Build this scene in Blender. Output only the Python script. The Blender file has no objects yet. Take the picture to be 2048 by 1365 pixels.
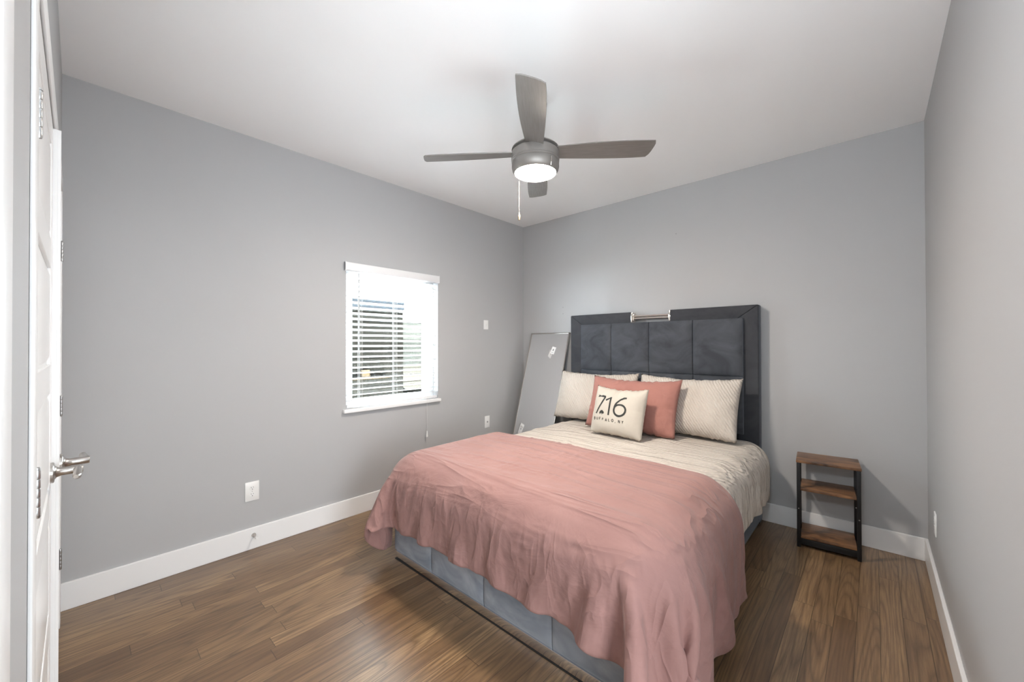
import bpy, bmesh, math, random
import numpy as np
from mathutils import Vector, Matrix, noise as mnoise

random.seed(7)
SC = bpy.context.scene
COL = SC.collection
R = math.radians

# ------------------------------------------------------------------ camera
W, D, H = 3.2986, 3.612, 2.74          # room width (x), depth (-y), height
T = 0.13                               # wall thickness
F_PX, YAW, CY, CX_, CY_, CZ_, PITCH, ROLL = (792.65033, -0.739951458, 685.238086,
    3.05793639, -3.55251760, 1.34456617, 7.10563076e-03, -2.43864217e-03)
cam_d = bpy.data.cameras.new('camera')
cam = bpy.data.objects.new('camera', cam_d)
COL.objects.link(cam)
cam_d.sensor_width = 36.0
cam_d.lens = F_PX / 2048.0 * 36.0
cam_d.shift_y = (CY - 682.5) / 2048.0
cam_d.clip_start = 0.01
cam_d.clip_end = 200
fw = Vector((math.sin(YAW) * math.cos(PITCH), math.cos(YAW) * math.cos(PITCH), math.sin(PITCH)))
rt = Vector((math.cos(YAW), -math.sin(YAW), 0))
up = rt.cross(fw)
c_, s_ = math.cos(ROLL), math.sin(ROLL)
rt, up = c_ * rt + s_ * up, c_ * up - s_ * rt
m = Matrix((rt, up, -fw)).transposed().to_4x4()
m.translation = Vector((CX_, CY_, CZ_))
cam.matrix_world = m
SC.camera = cam

# ------------------------------------------------------------------ view, sky, lights
SC.view_settings.view_transform = 'Standard'
SC.view_settings.look = 'None'
SC.view_settings.exposure = 0.74
SC.view_settings.gamma = 1.0
SC.view_settings.use_curve_mapping = False
SC.cycles.max_bounces = 12
SC.cycles.diffuse_bounces = 8
SC.cycles.caustics_refractive = False
SC.cycles.use_adaptive_sampling = False

SKY_STRENGTH = 37.0
world = bpy.data.worlds.new('overcast_sky')
SC.world = world
world.use_nodes = True
wn, wl = world.node_tree.nodes, world.node_tree.links
wn.clear()
w_out = wn.new('ShaderNodeOutputWorld')
w_bg = wn.new('ShaderNodeBackground')
w_tc = wn.new('ShaderNodeTexCoord')
w_sep = wn.new('ShaderNodeSeparateXYZ')
w_rmp = wn.new('ShaderNodeValToRGB')
wl.new(w_tc.outputs['Generated'], w_sep.inputs[0])
wl.new(w_sep.outputs['Z'], w_rmp.inputs[0])
w_rmp.color_ramp.elements[0].position = 0.0
w_rmp.color_ramp.elements[0].color = (0.78, 0.88, 1.0, 1)
w_rmp.color_ramp.elements[1].position = 0.8
w_rmp.color_ramp.elements[1].color = (0.88, 0.95, 1.0, 1)
wl.new(w_rmp.outputs[0], w_bg.inputs[0])
w_bg.inputs[1].default_value = SKY_STRENGTH
wl.new(w_bg.outputs[0], w_out.inputs[0])


def area_light(name, loc, rot, sx, sy, power, color=(1, 1, 1), portal=False):
    l = bpy.data.lights.new(name, 'AREA')
    l.shape = 'RECTANGLE'
    l.size, l.size_y, l.energy, l.color = sx, sy, power, color
    if portal:
        l.cycles.is_portal = True
    o = bpy.data.objects.new(name, l)
    o.location = loc
    o.rotation_euler = rot
    COL.objects.link(o)
    return o


WIN_Y0, WIN_Y1, WIN_Z0, WIN_Z1 = -2.135, -1.247, 0.845, 1.99
# daylight sampling portal in the window opening (faces into the room)
area_light('window_portal', (-T - 0.01, (WIN_Y0 + WIN_Y1) / 2, (WIN_Z0 + WIN_Z1) / 2), (0, R(-90), 0),
           WIN_Z1 - WIN_Z0, WIN_Y1 - WIN_Y0, 1, portal=True)
# unseen fill light added in the hall, behind the added doorway beside the camera
area_light('hall_fill_light', (4.35, -3.22, 1.25), (0, R(90 + 8), 0), 1.7, 1.0, 52, (0.87, 0.945, 1.0))
# unseen fill light added above the camera, thrown at the ceiling over the bed
_fl = area_light('ceiling_fill_light', (2.93, -3.53, 1.90), Vector((-0.15, 1.70, 0.92)).to_track_quat('-Z', 'Y').to_euler(), 0.25, 0.25, 12.5, (0.86, 0.94, 1.0))
_fl.data.spread = R(150)
# sun running along the outside of the window wall; it lights the pale paving below the window
sun_d = bpy.data.lights.new('sun', 'SUN')
sun_d.energy = 1400.0
sun_d.angle = R(0.6)
sun_d.color = (0.95, 0.98, 1.0)
sun = bpy.data.objects.new('sun', sun_d)
sun.rotation_euler = Vector((0.03, -0.64, -0.77)).to_track_quat('-Z', 'Y').to_euler()
sun.location = (-3, 8, 9)
COL.objects.link(sun)


# ------------------------------------------------------------------ node / material helpers
class NT:
    def __init__(self, name):
        self.mat = bpy.data.materials.new(name)
        self.mat.use_nodes = True
        self.t = self.mat.node_tree
        self.n, self.l = self.t.nodes, self.t.links
        self.b = self.n['Principled BSDF']

    def new(self, typ, _ins=None, **props):
        nd = self.n.new(typ)
        for k, v in props.items():
            setattr(nd, k, v)
        for k, v in (_ins or {}).items():
            self.put(nd, k, v)
        return nd

    def put(self, nd, k, v):
        s = nd.inputs[k]
        if isinstance(v, bpy.types.NodeSocket):
            self.l.new(v, s)
        elif isinstance(v, bpy.types.Node):
            self.l.new(v.outputs[0], s)
        else:
            s.default_value = v

    def math(self, op, a, b=0.0, c=None):
        ins = {0: a, 1: b}
        if c is not None:
            ins[2] = c
        return self.new('ShaderNodeMath', ins, operation=op)

    def obj(self):
        return self.new('ShaderNodeTexCoord').outputs['Object']

    def mapping(self, vec, scale=(1, 1, 1), rot=(0, 0, 0), loc=(0, 0, 0)):
        return self.new('ShaderNodeMapping', {'Vector': vec, 'Scale': scale, 'Rotation': rot, 'Location': loc})

    def noise(self, vec, scale, detail=2, rough=0.5, dist=0.0):
        return self.new('ShaderNodeTexNoise', {'Vector': vec, 'Scale': scale, 'Detail': detail, 'Roughness': rough,
                                               'Distortion': dist})

    def ramp(self, fac, stops):
        r = self.new('ShaderNodeValToRGB', {0: fac})
        e = r.color_ramp.elements
        while len(e) < len(stops):
            e.new(0.5)
        for i, (p, c) in enumerate(stops):
            e[i].position = p
            e[i].color = (*c, 1) if len(c) == 3 else c
        return r

    def mix(self, fac, a, b, mode='MIX'):
        nd = self.new('ShaderNodeMix', data_type='RGBA', blend_type=mode)
        self.put(nd, 0, fac)
        for i, v in ((6, a), (7, b)):
            if isinstance(v, tuple) and len(v) == 3:
                v = (*v, 1)
            self.put(nd, i, v)
        return nd.outputs[2]

    def bump(self, height, strength=0.3, dist=0.01, normal=None):
        nd = self.new('ShaderNodeBump', {'Height': height, 'Strength': strength, 'Distance': dist})
        if normal is not None:
            self.put(nd, 'Normal', normal)
        return nd.outputs[0]

    def set(self, **kw):
        for k, v in kw.items():
            k = {'color': 'Base Color', 'rough': 'Roughness', 'metal': 'Metallic', 'normal': 'Normal',
                 'spec': 'Specular IOR Level', 'sheen': 'Sheen Weight', 'sheen_rough': 'Sheen Roughness',
                 'sheen_tint': 'Sheen Tint', 'coat': 'Coat Weight', 'coat_rough': 'Coat Roughness',
                 'emit': 'Emission Color', 'emit_s': 'Emission Strength', 'trans': 'Transmission Weight'}[k]
            if isinstance(v, tuple) and len(v) == 3:
                v = (*v, 1)
            self.put(self.b, k, v)
        return self.mat


def plain(name, color, rough=0.5, metal=0.0, grain=0.0, gscale=200, vary=0.0, **kw):
    n = NT(name)
    co = n.obj()
    if vary:
        nz = n.noise(co, 3, 3)
        lo = tuple(max(0, c * (1 - vary)) for c in color)
        hi = tuple(min(1, c * (1 + vary)) for c in color)
        n.set(color=n.ramp(nz.outputs[0], [(0.3, lo), (0.7, hi)]).outputs[0])
    else:
        n.set(color=color)
    n.set(rough=rough, metal=metal, **kw)
    if grain:
        n.set(normal=n.bump(n.noise(co, gscale, 2).outputs[0], grain, 0.002))
    return n.mat


M = {}
M['wall'] = plain('grey_wall_paint', (0.435, 0.437, 0.442), 0.6, grain=0.08, gscale=160)
M['ceiling'] = plain('white_ceiling_paint', (0.92, 0.92, 0.92), 0.7, grain=0.06, gscale=140)
M['trim'] = plain('white_trim_paint', (0.82, 0.82, 0.82), 0.35, grain=0.02, gscale=60)
M['door'] = plain('white_door_paint', (0.84, 0.84, 0.84), 0.3, grain=0.02, gscale=60)
M['plastic'] = plain('white_plastic', (0.82, 0.82, 0.81), 0.35)
M['slat'] = plain('white_blind_slat', (0.76, 0.76, 0.77), 0.45)
M['cord'] = plain('white_cord', (0.75, 0.75, 0.74), 0.8)
M['wand'] = plain('clear_grey_wand', (0.45, 0.46, 0.47), 0.2)
M['dark'] = plain('dark_hole', (0.01, 0.01, 0.01), 0.7)
M['nickel'] = plain('satin_nickel', (0.55, 0.52, 0.49), 0.28, 1.0)
M['chrome'] = plain('polished_chrome', (0.82, 0.82, 0.83), 0.06, 1.0)
M['champagne'] = plain('champagne_metal', (0.80, 0.74, 0.68), 0.12, 1.0)
M['hinge'] = plain('hinge_metal', (0.5, 0.5, 0.5), 0.35, 1.0)
M['brushed'] = plain('brushed_nickel_housing', (0.29, 0.272, 0.256), 0.5, 0.6)
M['brass'] = plain('brass_fob', (0.62, 0.5, 0.33), 0.3, 1.0)
M['black_metal'] = plain('black_powder_coat', (0.012, 0.012, 0.013), 0.42, 0.3)
M['hole_grey'] = plain('anchor_grey', (0.3, 0.3, 0.3), 0.6)
M['ink'] = plain('dark_print_ink', (0.032, 0.033, 0.03), 0.9)
M['label'] = plain('paper_label', (0.85, 0.85, 0.85), 0.6)
M['label_ink'] = plain('label_ink', (0.25, 0.25, 0.26), 0.7)
M['mirror'] = plain('mirror_glass', (0.86, 0.87, 0.88), 0.05, 1.0)
M['mattress'] = plain('mattress_ticking', (0.7, 0.69, 0.67), 0.8, grain=0.2)
M['lining'] = plain('dark_underside', (0.02, 0.02, 0.022), 0.9)


def glass_mat():
    n = NT('window_glass')
    n.n.remove(n.b)
    out = n.n['Material Output']
    tr = n.new('ShaderNodeBsdfTransparent', {'Color': (0.93, 0.96, 0.95, 1)})
    gl = n.new('ShaderNodeBsdfGlossy', {'Roughness': 0.02})
    fr = n.new('ShaderNodeFresnel', {'IOR': 1.45})
    ge = n.new('ShaderNodeNewGeometry')
    fc = n.math('MULTIPLY', fr.outputs[0], n.math('SUBTRACT', 1.0, ge.outputs['Backfacing']))
    mx = n.new('ShaderNodeMixShader', {0: fc.outputs[0], 1: tr.outputs[0], 2: gl.outputs[0]})
    n.l.new(mx.outputs[0], out.inputs[0])
    return n.mat


M['glass'] = glass_mat()


def lamp_mat():
    n = NT('lit_frosted_glass')
    return n.set(color=(0.9, 0.88, 0.84), rough=0.4, emit=(1.0, 0.895, 0.785), emit_s=190.0)


M['lamp'] = lamp_mat()


def blade_mat():
    n = NT('fan_blade_veneer')
    co = n.obj()
    nz = n.noise(n.mapping(co, (4, 60, 1)).outputs[0], 2, 4, 0.6)
    n.set(color=n.ramp(nz.outputs[0], [(0.3, (0.20, 0.185, 0.174)), (0.7, (0.25, 0.232, 0.218))]).outputs[0],
          rough=0.38, metal=0.35)
    return n.mat


M['blade'] = blade_mat()


def floor_mat():
    n = NT('oak_plank_floor')
    co = n.obj()
    sp = n.new('ShaderNodeSeparateXYZ', {0: co})
    x, y = sp.outputs[0], sp.outputs[1]
    PW, PL = 0.083, 1.05
    xr = n.math('DIVIDE', x, PW)
    row = n.math('FLOOR', xr)
    r1 = n.new('ShaderNodeTexWhiteNoise', {'W': row}, noise_dimensions='1D')
    yy = n.math('ADD', n.math('DIVIDE', y, PL), n.math('MULTIPLY', r1.outputs[0], 7.3))
    colm = n.math('FLOOR', yy)
    idv = n.new('ShaderNodeCombineXYZ', {0: row, 1: colm})
    rid = n.new('ShaderNodeTexWhiteNoise', {'Vector': idv}, noise_dimensions='2D')
    rv = rid.outputs[0]
    # plank edges
    fx = n.math('FRACT', xr)
    ex = n.math('MULTIPLY', n.math('MINIMUM', fx, n.math('SUBTRACT', 1.0, fx)), PW)
    fy = n.math('FRACT', yy)
    ey = n.math('MULTIPLY', n.math('MINIMUM', fy, n.math('SUBTRACT', 1.0, fy)), PL)
    edge = n.math('MINIMUM', ex, ey)
    seam = n.new('ShaderNodeMapRange', {'Value': edge, 'From Min': 0.0002, 'From Max': 0.0016})
    # grain coordinates shifted for each plank
    off = n.new('ShaderNodeCombineXYZ', {0: n.math('MULTIPLY', rv, 37.0), 1: n.math('MULTIPLY', rid.outputs[0], 91.0), 2: n.math('MULTIPLY', rv, 11.0)})
    gc = n.new('ShaderNodeVectorMath', {0: co, 1: off}, operation='ADD').outputs[0]
    fine = n.noise(n.mapping(gc, (150, 5, 1)).outputs[0], 1.0, 4, 0.65)
    cath = n.noise(n.mapping(gc, (7.5, 0.55, 1)).outputs[0], 1.0, 1.0, 0.4)
    rings = n.math('FRACT', n.math('MULTIPLY', cath.outputs[0], 19.0))
    rings = n.math('POWER', n.math('ABSOLUTE', n.math('SUBTRACT', n.math('MULTIPLY', rings, 2.0), 1.0)), 2.2)
    blotch = n.noise(n.mapping(gc, (6, 1.4, 1)).outputs[0], 1.0, 3, 0.55)
    base = n.ramp(rv, [(0.0, (0.150, 0.086, 0.040)), (0.3, (0.235, 0.143, 0.069)), (0.7, (0.285, 0.178, 0.088)),
                       (1.0, (0.38, 0.243, 0.122))]).outputs[0]
    c = n.mix(n.math('MULTIPLY', n.ramp(fine.outputs[0], [(0.35, (0, 0, 0)), (0.68, (1, 1, 1))]).outputs[0], 0.68), base, (0.070, 0.037, 0.020))
    c = n.mix(n.math('MULTIPLY', rings, 0.62), c, (0.062, 0.032, 0.017))
    c = n.mix(n.math('MULTIPLY', n.ramp(blotch.outputs[0], [(0.4, (0, 0, 0)), (0.75, (1, 1, 1))]).outputs[0], 0.45), c, (0.20, 0.118, 0.064))
    c = n.mix(seam.outputs[0], (0.025, 0.014, 0.008), c)
    rg = n.math('ADD', 0.285, n.math('MULTIPLY', n.noise(co, 2.5, 1).outputs[0], 0.05))
    hgt = n.math('ADD', n.math('MULTIPLY', fine.outputs[0], 0.25), n.math('MULTIPLY', seam.outputs[0], 0.6))
    n.set(color=c, rough=rg.outputs[0], normal=n.bump(hgt, 0.12, 0.0015), spec=0.75)
    return n.mat


M['floor'] = floor_mat()


def velvet(name, lo, hi, sheen=0.35):
    n = NT(name)
    co = n.obj()
    a = n.noise(n.mapping(co, (2.4, 2.4, 3.2)).outputs[0], 1.6, 3, 0.6, 1.2)
    f = n.noise(co, 420, 2)
    col = n.ramp(a.outputs[0], [(0.32, lo), (0.68, hi)]).outputs[0]
    n.set(color=col, rough=0.75, sheen=sheen, sheen_rough=0.4, spec=0.15,
          normal=n.bump(f.outputs[0], 0.15, 0.001))
    n.set(sheen_tint=(0.8, 0.88, 1.0))
    return n.mat


M['velvet'] = velvet('grey_velvet', (0.043, 0.047, 0.055), (0.078, 0.084, 0.096), 0.25)
M['velvet_frame'] = velvet('charcoal_velvet', (0.038, 0.040, 0.046), (0.058, 0.060, 0.066), 0.2)
M['velvet_lit'] = velvet('lit_grey_velvet', (0.215, 0.245, 0.285), (0.38, 0.405, 0.45), 0.35)  # headboard velvet again, lightened and blued for window light on the foot


def fabric(name, lo, hi, wr_scale=(5, 5, 5), wr=0.35, weave=900, sheen=0.1, ribs=None, crease=None):
    n = NT(name)
    co = n.obj()
    big = n.noise(n.mapping(co, wr_scale).outputs[0], 1.0, 5, 0.55, 0.8)
    wv = n.noise(co, weave, 1)
    nb = n.bump(big.outputs[0], wr, 0.03)
    if ribs:
        w = n.new('ShaderNodeTexWave', {'Vector': n.mapping(co, ribs[0], ribs[1]).outputs[0], 'Scale': ribs[2],
                                        'Distortion': 3.0, 'Detail': 2, 'Detail Scale': 2.0}, wave_type='BANDS')
        nb = n.bump(w.outputs[1], ribs[3], 0.006, nb)
    if crease:
        # sharp pressed creases: across the bed on level cloth, running down where the cloth hangs
        def ridge(sc, seed, tilt=0):
            z = n.noise(n.mapping(co, sc, (0, R(tilt), R(7)), (seed, seed * 2.1, seed * 0.7)).outputs[0], 1.0, 2, 0.5, 0.6)
            r_ = n.math('SUBTRACT', 1.0, n.math('ABSOLUTE', n.math('MULTIPLY', n.math('SUBTRACT', z.outputs[0], 0.5), 5.0)))
            return n.math('POWER', n.math('MAXIMUM', r_, 0.0), 1.6)
        nz = n.new('ShaderNodeSeparateXYZ', {0: n.new('ShaderNodeNewGeometry').outputs['Normal']}).outputs[2]
        lev = n.new('ShaderNodeMapRange', {'Value': nz, 'From Min': 0.35, 'From Max': 0.8}).outputs[0]
        flat = ridge((1.1, 7.5, 7.5), 3.0)
        hang = n.math('ADD', ridge((4.6, 4.0, 1.5), 7.0, 24), n.math('MULTIPLY', ridge((12.0, 10.0, 5.0), 5.0, 35), 0.3))
        hh = n.math('ADD', n.math('MULTIPLY', flat, lev), n.math('MULTIPLY', hang, n.math('SUBTRACT', 1.0, lev)))
        nb = n.bump(hh, crease[0], crease[1], nb)
    nb = n.bump(wv.outputs[0], 0.12, 0.001, nb)
    v = n.noise(co, 4, 3)
    n.set(color=n.ramp(v.outputs[0], [(0.3, lo), (0.7, hi)]).outputs[0], rough=0.85, spec=0.2, sheen=sheen, sheen_rough=0.5, normal=nb)
    return n.mat


M['pink'] = fabric('dusty_pink_cotton', (0.285, 0.157, 0.141), (0.322, 0.183, 0.165), (3.2, 4.5, 4.5), 0.45, crease=(0.8, 0.012))
M['pink_pillow'] = fabric('dusty_pink_pillowcase', (0.35, 0.16, 0.132), (0.385, 0.182, 0.15), (6, 6, 6), 0.4, crease=(0.5, 0.006))
M['cream'] = fabric('cream_textured_cotton', (0.545, 0.49, 0.43), (0.595, 0.54, 0.48), (6, 6, 6), 0.35,
                    ribs=((1, 1, 1), (0, 0, R(30)), 13.0, 0.8), crease=(0.9, 0.016))
M['cream_pillow'] = fabric('cream_pillowcase', (0.545, 0.49, 0.43), (0.595, 0.54, 0.48), (7, 7, 7), 0.3,
                           ribs=((1, 1, 1), (0, R(35), 0), 18.0, 0.5), crease=(0.4, 0.006))
M['linen'] = fabric('natural_linen', (0.50, 0.455, 0.39), (0.55, 0.505, 0.44), (8, 8, 8), 0.15, 500)


def rustic():
    n = NT('rustic_brown_board')
    co = n.obj()
    g = n.noise(n.mapping(co, (3, 28, 28)).outputs[0], 1.0, 5, 0.6)
    b = n.noise(n.mapping(co, (5, 12, 5)).outputs[0], 1.0, 3, 0.6, 1.0)
    c = n.ramp(b.outputs[0], [(0.30, (0.045, 0.023, 0.013)), (0.48, (0.19, 0.092, 0.043)), (0.72, (0.36, 0.185, 0.083))]).outputs[0]
    c = n.mix(n.math('MULTIPLY', n.ramp(g.outputs[0], [(0.4, (0, 0, 0)), (0.7, (1, 1, 1))]).outputs[0], 0.6), c, (0.05, 0.026, 0.015))
    n.set(color=c, rough=0.4)
    return n.mat


M['rustic'] = rustic()


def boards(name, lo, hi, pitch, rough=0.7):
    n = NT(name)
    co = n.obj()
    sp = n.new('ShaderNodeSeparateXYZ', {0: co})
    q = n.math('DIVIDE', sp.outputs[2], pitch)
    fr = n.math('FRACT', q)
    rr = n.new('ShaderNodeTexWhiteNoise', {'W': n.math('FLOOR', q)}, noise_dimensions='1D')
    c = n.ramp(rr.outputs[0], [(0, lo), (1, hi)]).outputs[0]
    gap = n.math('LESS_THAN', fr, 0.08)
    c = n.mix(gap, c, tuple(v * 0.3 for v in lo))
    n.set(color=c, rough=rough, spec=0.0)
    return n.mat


M['shed'] = boards('darkened_boards', (0.0014, 0.0013, 0.0011), (0.0022, 0.0021, 0.0018), 0.15)  # outdoor colours from shed to mulch darkened to offset the strong daylight
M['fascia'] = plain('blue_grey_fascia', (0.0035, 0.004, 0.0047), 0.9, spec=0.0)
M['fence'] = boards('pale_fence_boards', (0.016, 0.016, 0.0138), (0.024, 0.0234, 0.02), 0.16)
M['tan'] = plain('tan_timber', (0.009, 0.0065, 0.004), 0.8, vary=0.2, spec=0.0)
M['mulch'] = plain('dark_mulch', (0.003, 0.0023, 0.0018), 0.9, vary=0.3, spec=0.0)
M['concrete'] = plain('pale_concrete', (0.76, 0.76, 0.75), 0.9, vary=0.04)


# ------------------------------------------------------------------ mesh helpers
def tag(o, label=None, cat=None, group=None, kind=None):
    if label: o['label'] = label
    if cat: o['category'] = cat
    if group: o['group'] = group
    if kind: o['kind'] = kind
    return o


def empty(name, loc, rz=0.0):
    o = bpy.data.objects.new(name, None)
    o.location = loc
    o.rotation_euler = (0, 0, rz)
    o.empty_display_size = 0.1
    COL.objects.link(o)
    return o


def link(name, bm, mat, parent=None, smooth=False, mats=None, loc=None, rot=None):
    me = bpy.data.meshes.new(name)
    bmesh.ops.recalc_face_normals(bm, faces=bm.faces)
    bm.to_mesh(me)
    bm.free()
    for mm in ([mat] if mats is None else mats):
        me.materials.append(mm)
    if smooth:
        me.polygons.foreach_set('use_smooth', [True] * len(me.polygons))
        if smooth != 'all':
            try:
                me.set_sharp_from_angle(angle=R(smooth if smooth is not True else 40))
            except Exception:
                pass
    o = bpy.data.objects.new(name, me)
    COL.objects.link(o)
    if parent is not None:
        o.parent = parent
    if loc is not None:
        o.location = loc
    if rot is not None:
        o.rotation_euler = rot
    return o


def box(bm, x0, x1, y0, y1, z0, z1, bev=0.0, seg=2, mtx=None):
    r = bmesh.ops.create_cube(bm, size=1.0)
    vs = r['verts']
    for v in vs:
        v.co = Vector(((x0 + x1) / 2 + v.co.x * (x1 - x0), (y0 + y1) / 2 + v.co.y * (y1 - y0), (z0 + z1) / 2 + v.co.z * (z1 - z0)))
    if bev > 0:
        es = list({e for v in vs for e in v.link_edges})
        rr = bmesh.ops.bevel(bm, geom=es, offset=bev, segments=seg, profile=0.5, affect='EDGES')
        vs = list({v for f in rr['faces'] for v in f.verts} | {v for v in vs if v.is_valid})
    if mtx is not None:
        bmesh.ops.transform(bm, matrix=mtx, verts=[v for v in vs if v.is_valid])
    return vs


def BM():
    return bmesh.new()


def boxo(name, mat, dims, parent=None, bev=0.0, **kw):
    bm = BM()
    box(bm, *dims, bev=bev)
    return link(name, bm, mat, parent, smooth=(30 if bev else False), **kw)


def lathe(bm, prof, seg=40, mtx=None):
    """prof: list of (r, z); spun about Z."""
    rings = []
    nv = []
    for r, z in prof:
        if r < 1e-6:
            v = bm.verts.new((0, 0, z)); rings.append([v]); nv.append(v)
        else:
            ring = [bm.verts.new((r * math.cos(2 * math.pi * i / seg), r * math.sin(2 * math.pi * i / seg), z)) for i in range(seg)]
            rings.append(ring); nv += ring
    for a, b in zip(rings, rings[1:]):
        for i in range(seg):
            j = (i + 1) % seg
            if len(a) == 1 and len(b) == 1:
                continue
            if len(a) == 1:
                bm.faces.new((a[0], b[i], b[j]))
            elif len(b) == 1:
                bm.faces.new((a[i], b[0], a[j]))
            else:
                bm.faces.new((a[i], b[i], b[j], a[j]))
    if mtx is not None:
        bmesh.ops.transform(bm, matrix=mtx, verts=nv)
    return nv


def tube(bm, pts, r, seg=10, cap=True):
    pts = [Vector(p) for p in pts]
    rs = r if isinstance(r, (list, tuple)) else [r] * len(pts)
    rings = []
    prev = None
    for i, p in enumerate(pts):
        d = (pts[min(i + 1, len(pts) - 1)] - pts[max(i - 1, 0)]).normalized()
        a = prev if prev is not None else (Vector((0, 0, 1)) if abs(d.z) < 0.9 else Vector((1, 0, 0)))
        s = d.cross(a).normalized()
        t = s.cross(d).normalized()
        prev = t
        rings.append([bm.verts.new(p + rs[i] * (math.cos(2 * math.pi * k / seg) * s + math.sin(2 * math.pi * k / seg) * t)) for k in range(seg)])
    for a, b in zip(rings, rings[1:]):
        for k in range(seg):
            bm.faces.new((a[k], b[k], b[(k + 1) % seg], a[(k + 1) % seg]))
    if cap:
        bm.faces.new(rings[0]); bm.faces.new(rings[-1])
    return rings


def rotx(a): return Matrix.Rotation(a, 4, 'X')
def roty(a): return Matrix.Rotation(a, 4, 'Y')
def rotz(a): return Matrix.Rotation(a, 4, 'Z')
def trans(*v): return Matrix.Translation(Vector(v))


def wall_with_hole(name, mat, axis, p0, p1, u0, u1, hole):
    """slab between p0..p1 on `axis` ('x' or 'y'), spanning u0..u1 along the wall and 0..H, with hole (ua, ub, za, zb)."""
    bm = BM()
    ua, ub, za, zb = hole
    for a, b, c, d in ((u0, ua, 0, H), (ub, u1, 0, H), (ua, ub, 0, za), (ua, ub, zb, H)):
        if b - a < 1e-6 or d - c < 1e-6:
            continue
        if axis == 'x':
            box(bm, p0, p1, a, b, c, d)
        else:
            box(bm, a, b, p0, p1, c, d)
    bmesh.ops.remove_doubles(bm, verts=bm.verts, dist=1e-5)
    return tag(link(name, bm, mat), kind='structure')


# ------------------------------------------------------------------ room shell
CL0, CL1, CLZ = 0.19, 1.86, 2.09                  # closet opening in the front wall
DR0, DR1, DRZ = -3.40, -2.50, 2.05                 # unseen doorway added in the right wall to pass the fill light
tag(boxo('floor', M['floor'], (-T, W + 1.6, -D - 0.9, T, -0.10, 0.0)), kind='structure')
tag(boxo('ceiling', M['ceiling'], (-T, W + T, -D - T, T, H, H + 0.12)), kind='structure')
wall_with_hole('wall_left', M['wall'], 'x', -T, 0.0, -D - T, T, (WIN_Y0, WIN_Y1, WIN_Z0 - 0.028, WIN_Z1))
tag(boxo('wall_back', M['wall'], (0.0, W, 0.0, T, 0, H)), kind='structure')
wall_with_hole('wall_right', M['wall'], 'x', W, W + T, -D - T, T, (DR0, DR1, 0.0, DRZ))
wall_with_hole('wall_front', M['wall'], 'y', -D - T, -D, 0.0, W, (CL0, CL1, 0.0, CLZ))
# closet recess behind the double doors
bm = BM()
box(bm, CL0 - 0.1, CL1 + 0.1, -D - 0.85, -D - 0.75, 0, 2.4)
box(bm, CL0 - 0.2, CL0 - 0.1, -D - 0.85, -D - T, 0, 2.4)
box(bm, CL1 + 0.1, CL1 + 0.2, -D - 0.85, -D - T, 0, 2.4)
box(bm, CL0 - 0.2, CL1 + 0.2, -D - 0.85, -D - T, 2.4, 2.5)
tag(link('wall_closet', bm, M['wall']), kind='structure')
# unseen hall added outside the doorway to house the fill light
bm = BM()
box(bm, W + T + 1.3, W + T + 1.4, -D - 0.2, -1.6, 0, 2.7)
box(bm, W + T, W + T + 1.4, -D - 0.3, -D - 0.2, 0, 2.7)
box(bm, W + T, W + T + 1.4, -1.7, -1.6, 0, 2.7)
box(bm, W + T, W + T + 1.4, -D - 0.3, -1.6, 2.6, 2.7)
tag(link('wall_fill_hall', bm, M['wall']), kind='structure')

# baseboards
BH, BT = 0.139, 0.015
def baseboard(name, dims):
    bm = BM()
    box(bm, *dims, bev=0.002, seg=1)
    return tag(link(name, bm, M['trim'], smooth=30), kind='structure')
baseboard('baseboard_left', (0.0, BT, -D, 0.0, 0, BH))
baseboard('baseboard_back', (BT, W - BT, -BT, 0.0, 0, BH))
baseboard('baseboard_right', (W - BT, W, DR1 + 0.09, 0.0, 0, BH))
# closet casing and the casing of the added doorway
CT = 0.007
bm = BM()
box(bm, CL0 - 0.085, CL0 + 0.002, -D, -D + CT, 0, CLZ - 0.002, bev=0.003)
box(bm, CL1 - 0.002, CL1 + 0.085, -D, -D + CT, 0, CLZ - 0.002, bev=0.003)
box(bm, CL0 - 0.085, CL1 + 0.085, -D, -D + CT, CLZ - 0.002, CLZ + 0.085, bev=0.003)
tag(link('trim_1', bm, M['trim'], smooth=30), kind='structure')
bm = BM()
box(bm, W - CT, W, DR1, DR1 + 0.085, 0, DRZ, bev=0.003)
box(bm, W - CT, W, DR0 - 0.085, DR0, 0, DRZ, bev=0.003)
box(bm, W - CT, W, DR0 - 0.085, DR1 + 0.085, DRZ, DRZ + 0.085, bev=0.003)
tag(link('trim_2', bm, M['trim'], smooth=30), kind='structure')
# shut entry door and its casing on the front wall, beside the camera
bm = BM()
box(bm, 2.375, 2.46, -D, -D + 0.012, 0, DRZ + 0.085, bev=0.002)
box(bm, 2.46, 3.26, -D, -D + 0.012, DRZ, DRZ + 0.085, bev=0.002)
tag(link('trim_3', bm, M['trim'], smooth=30), kind='structure')
bm = BM()
box(bm, 2.463, 3.24, -D - 0.03, -D + 0.006, 0.01, DRZ - 0.003, bev=0.002)
tag(link('door_3', bm, M['door'], smooth=30), kind='structure')


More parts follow.
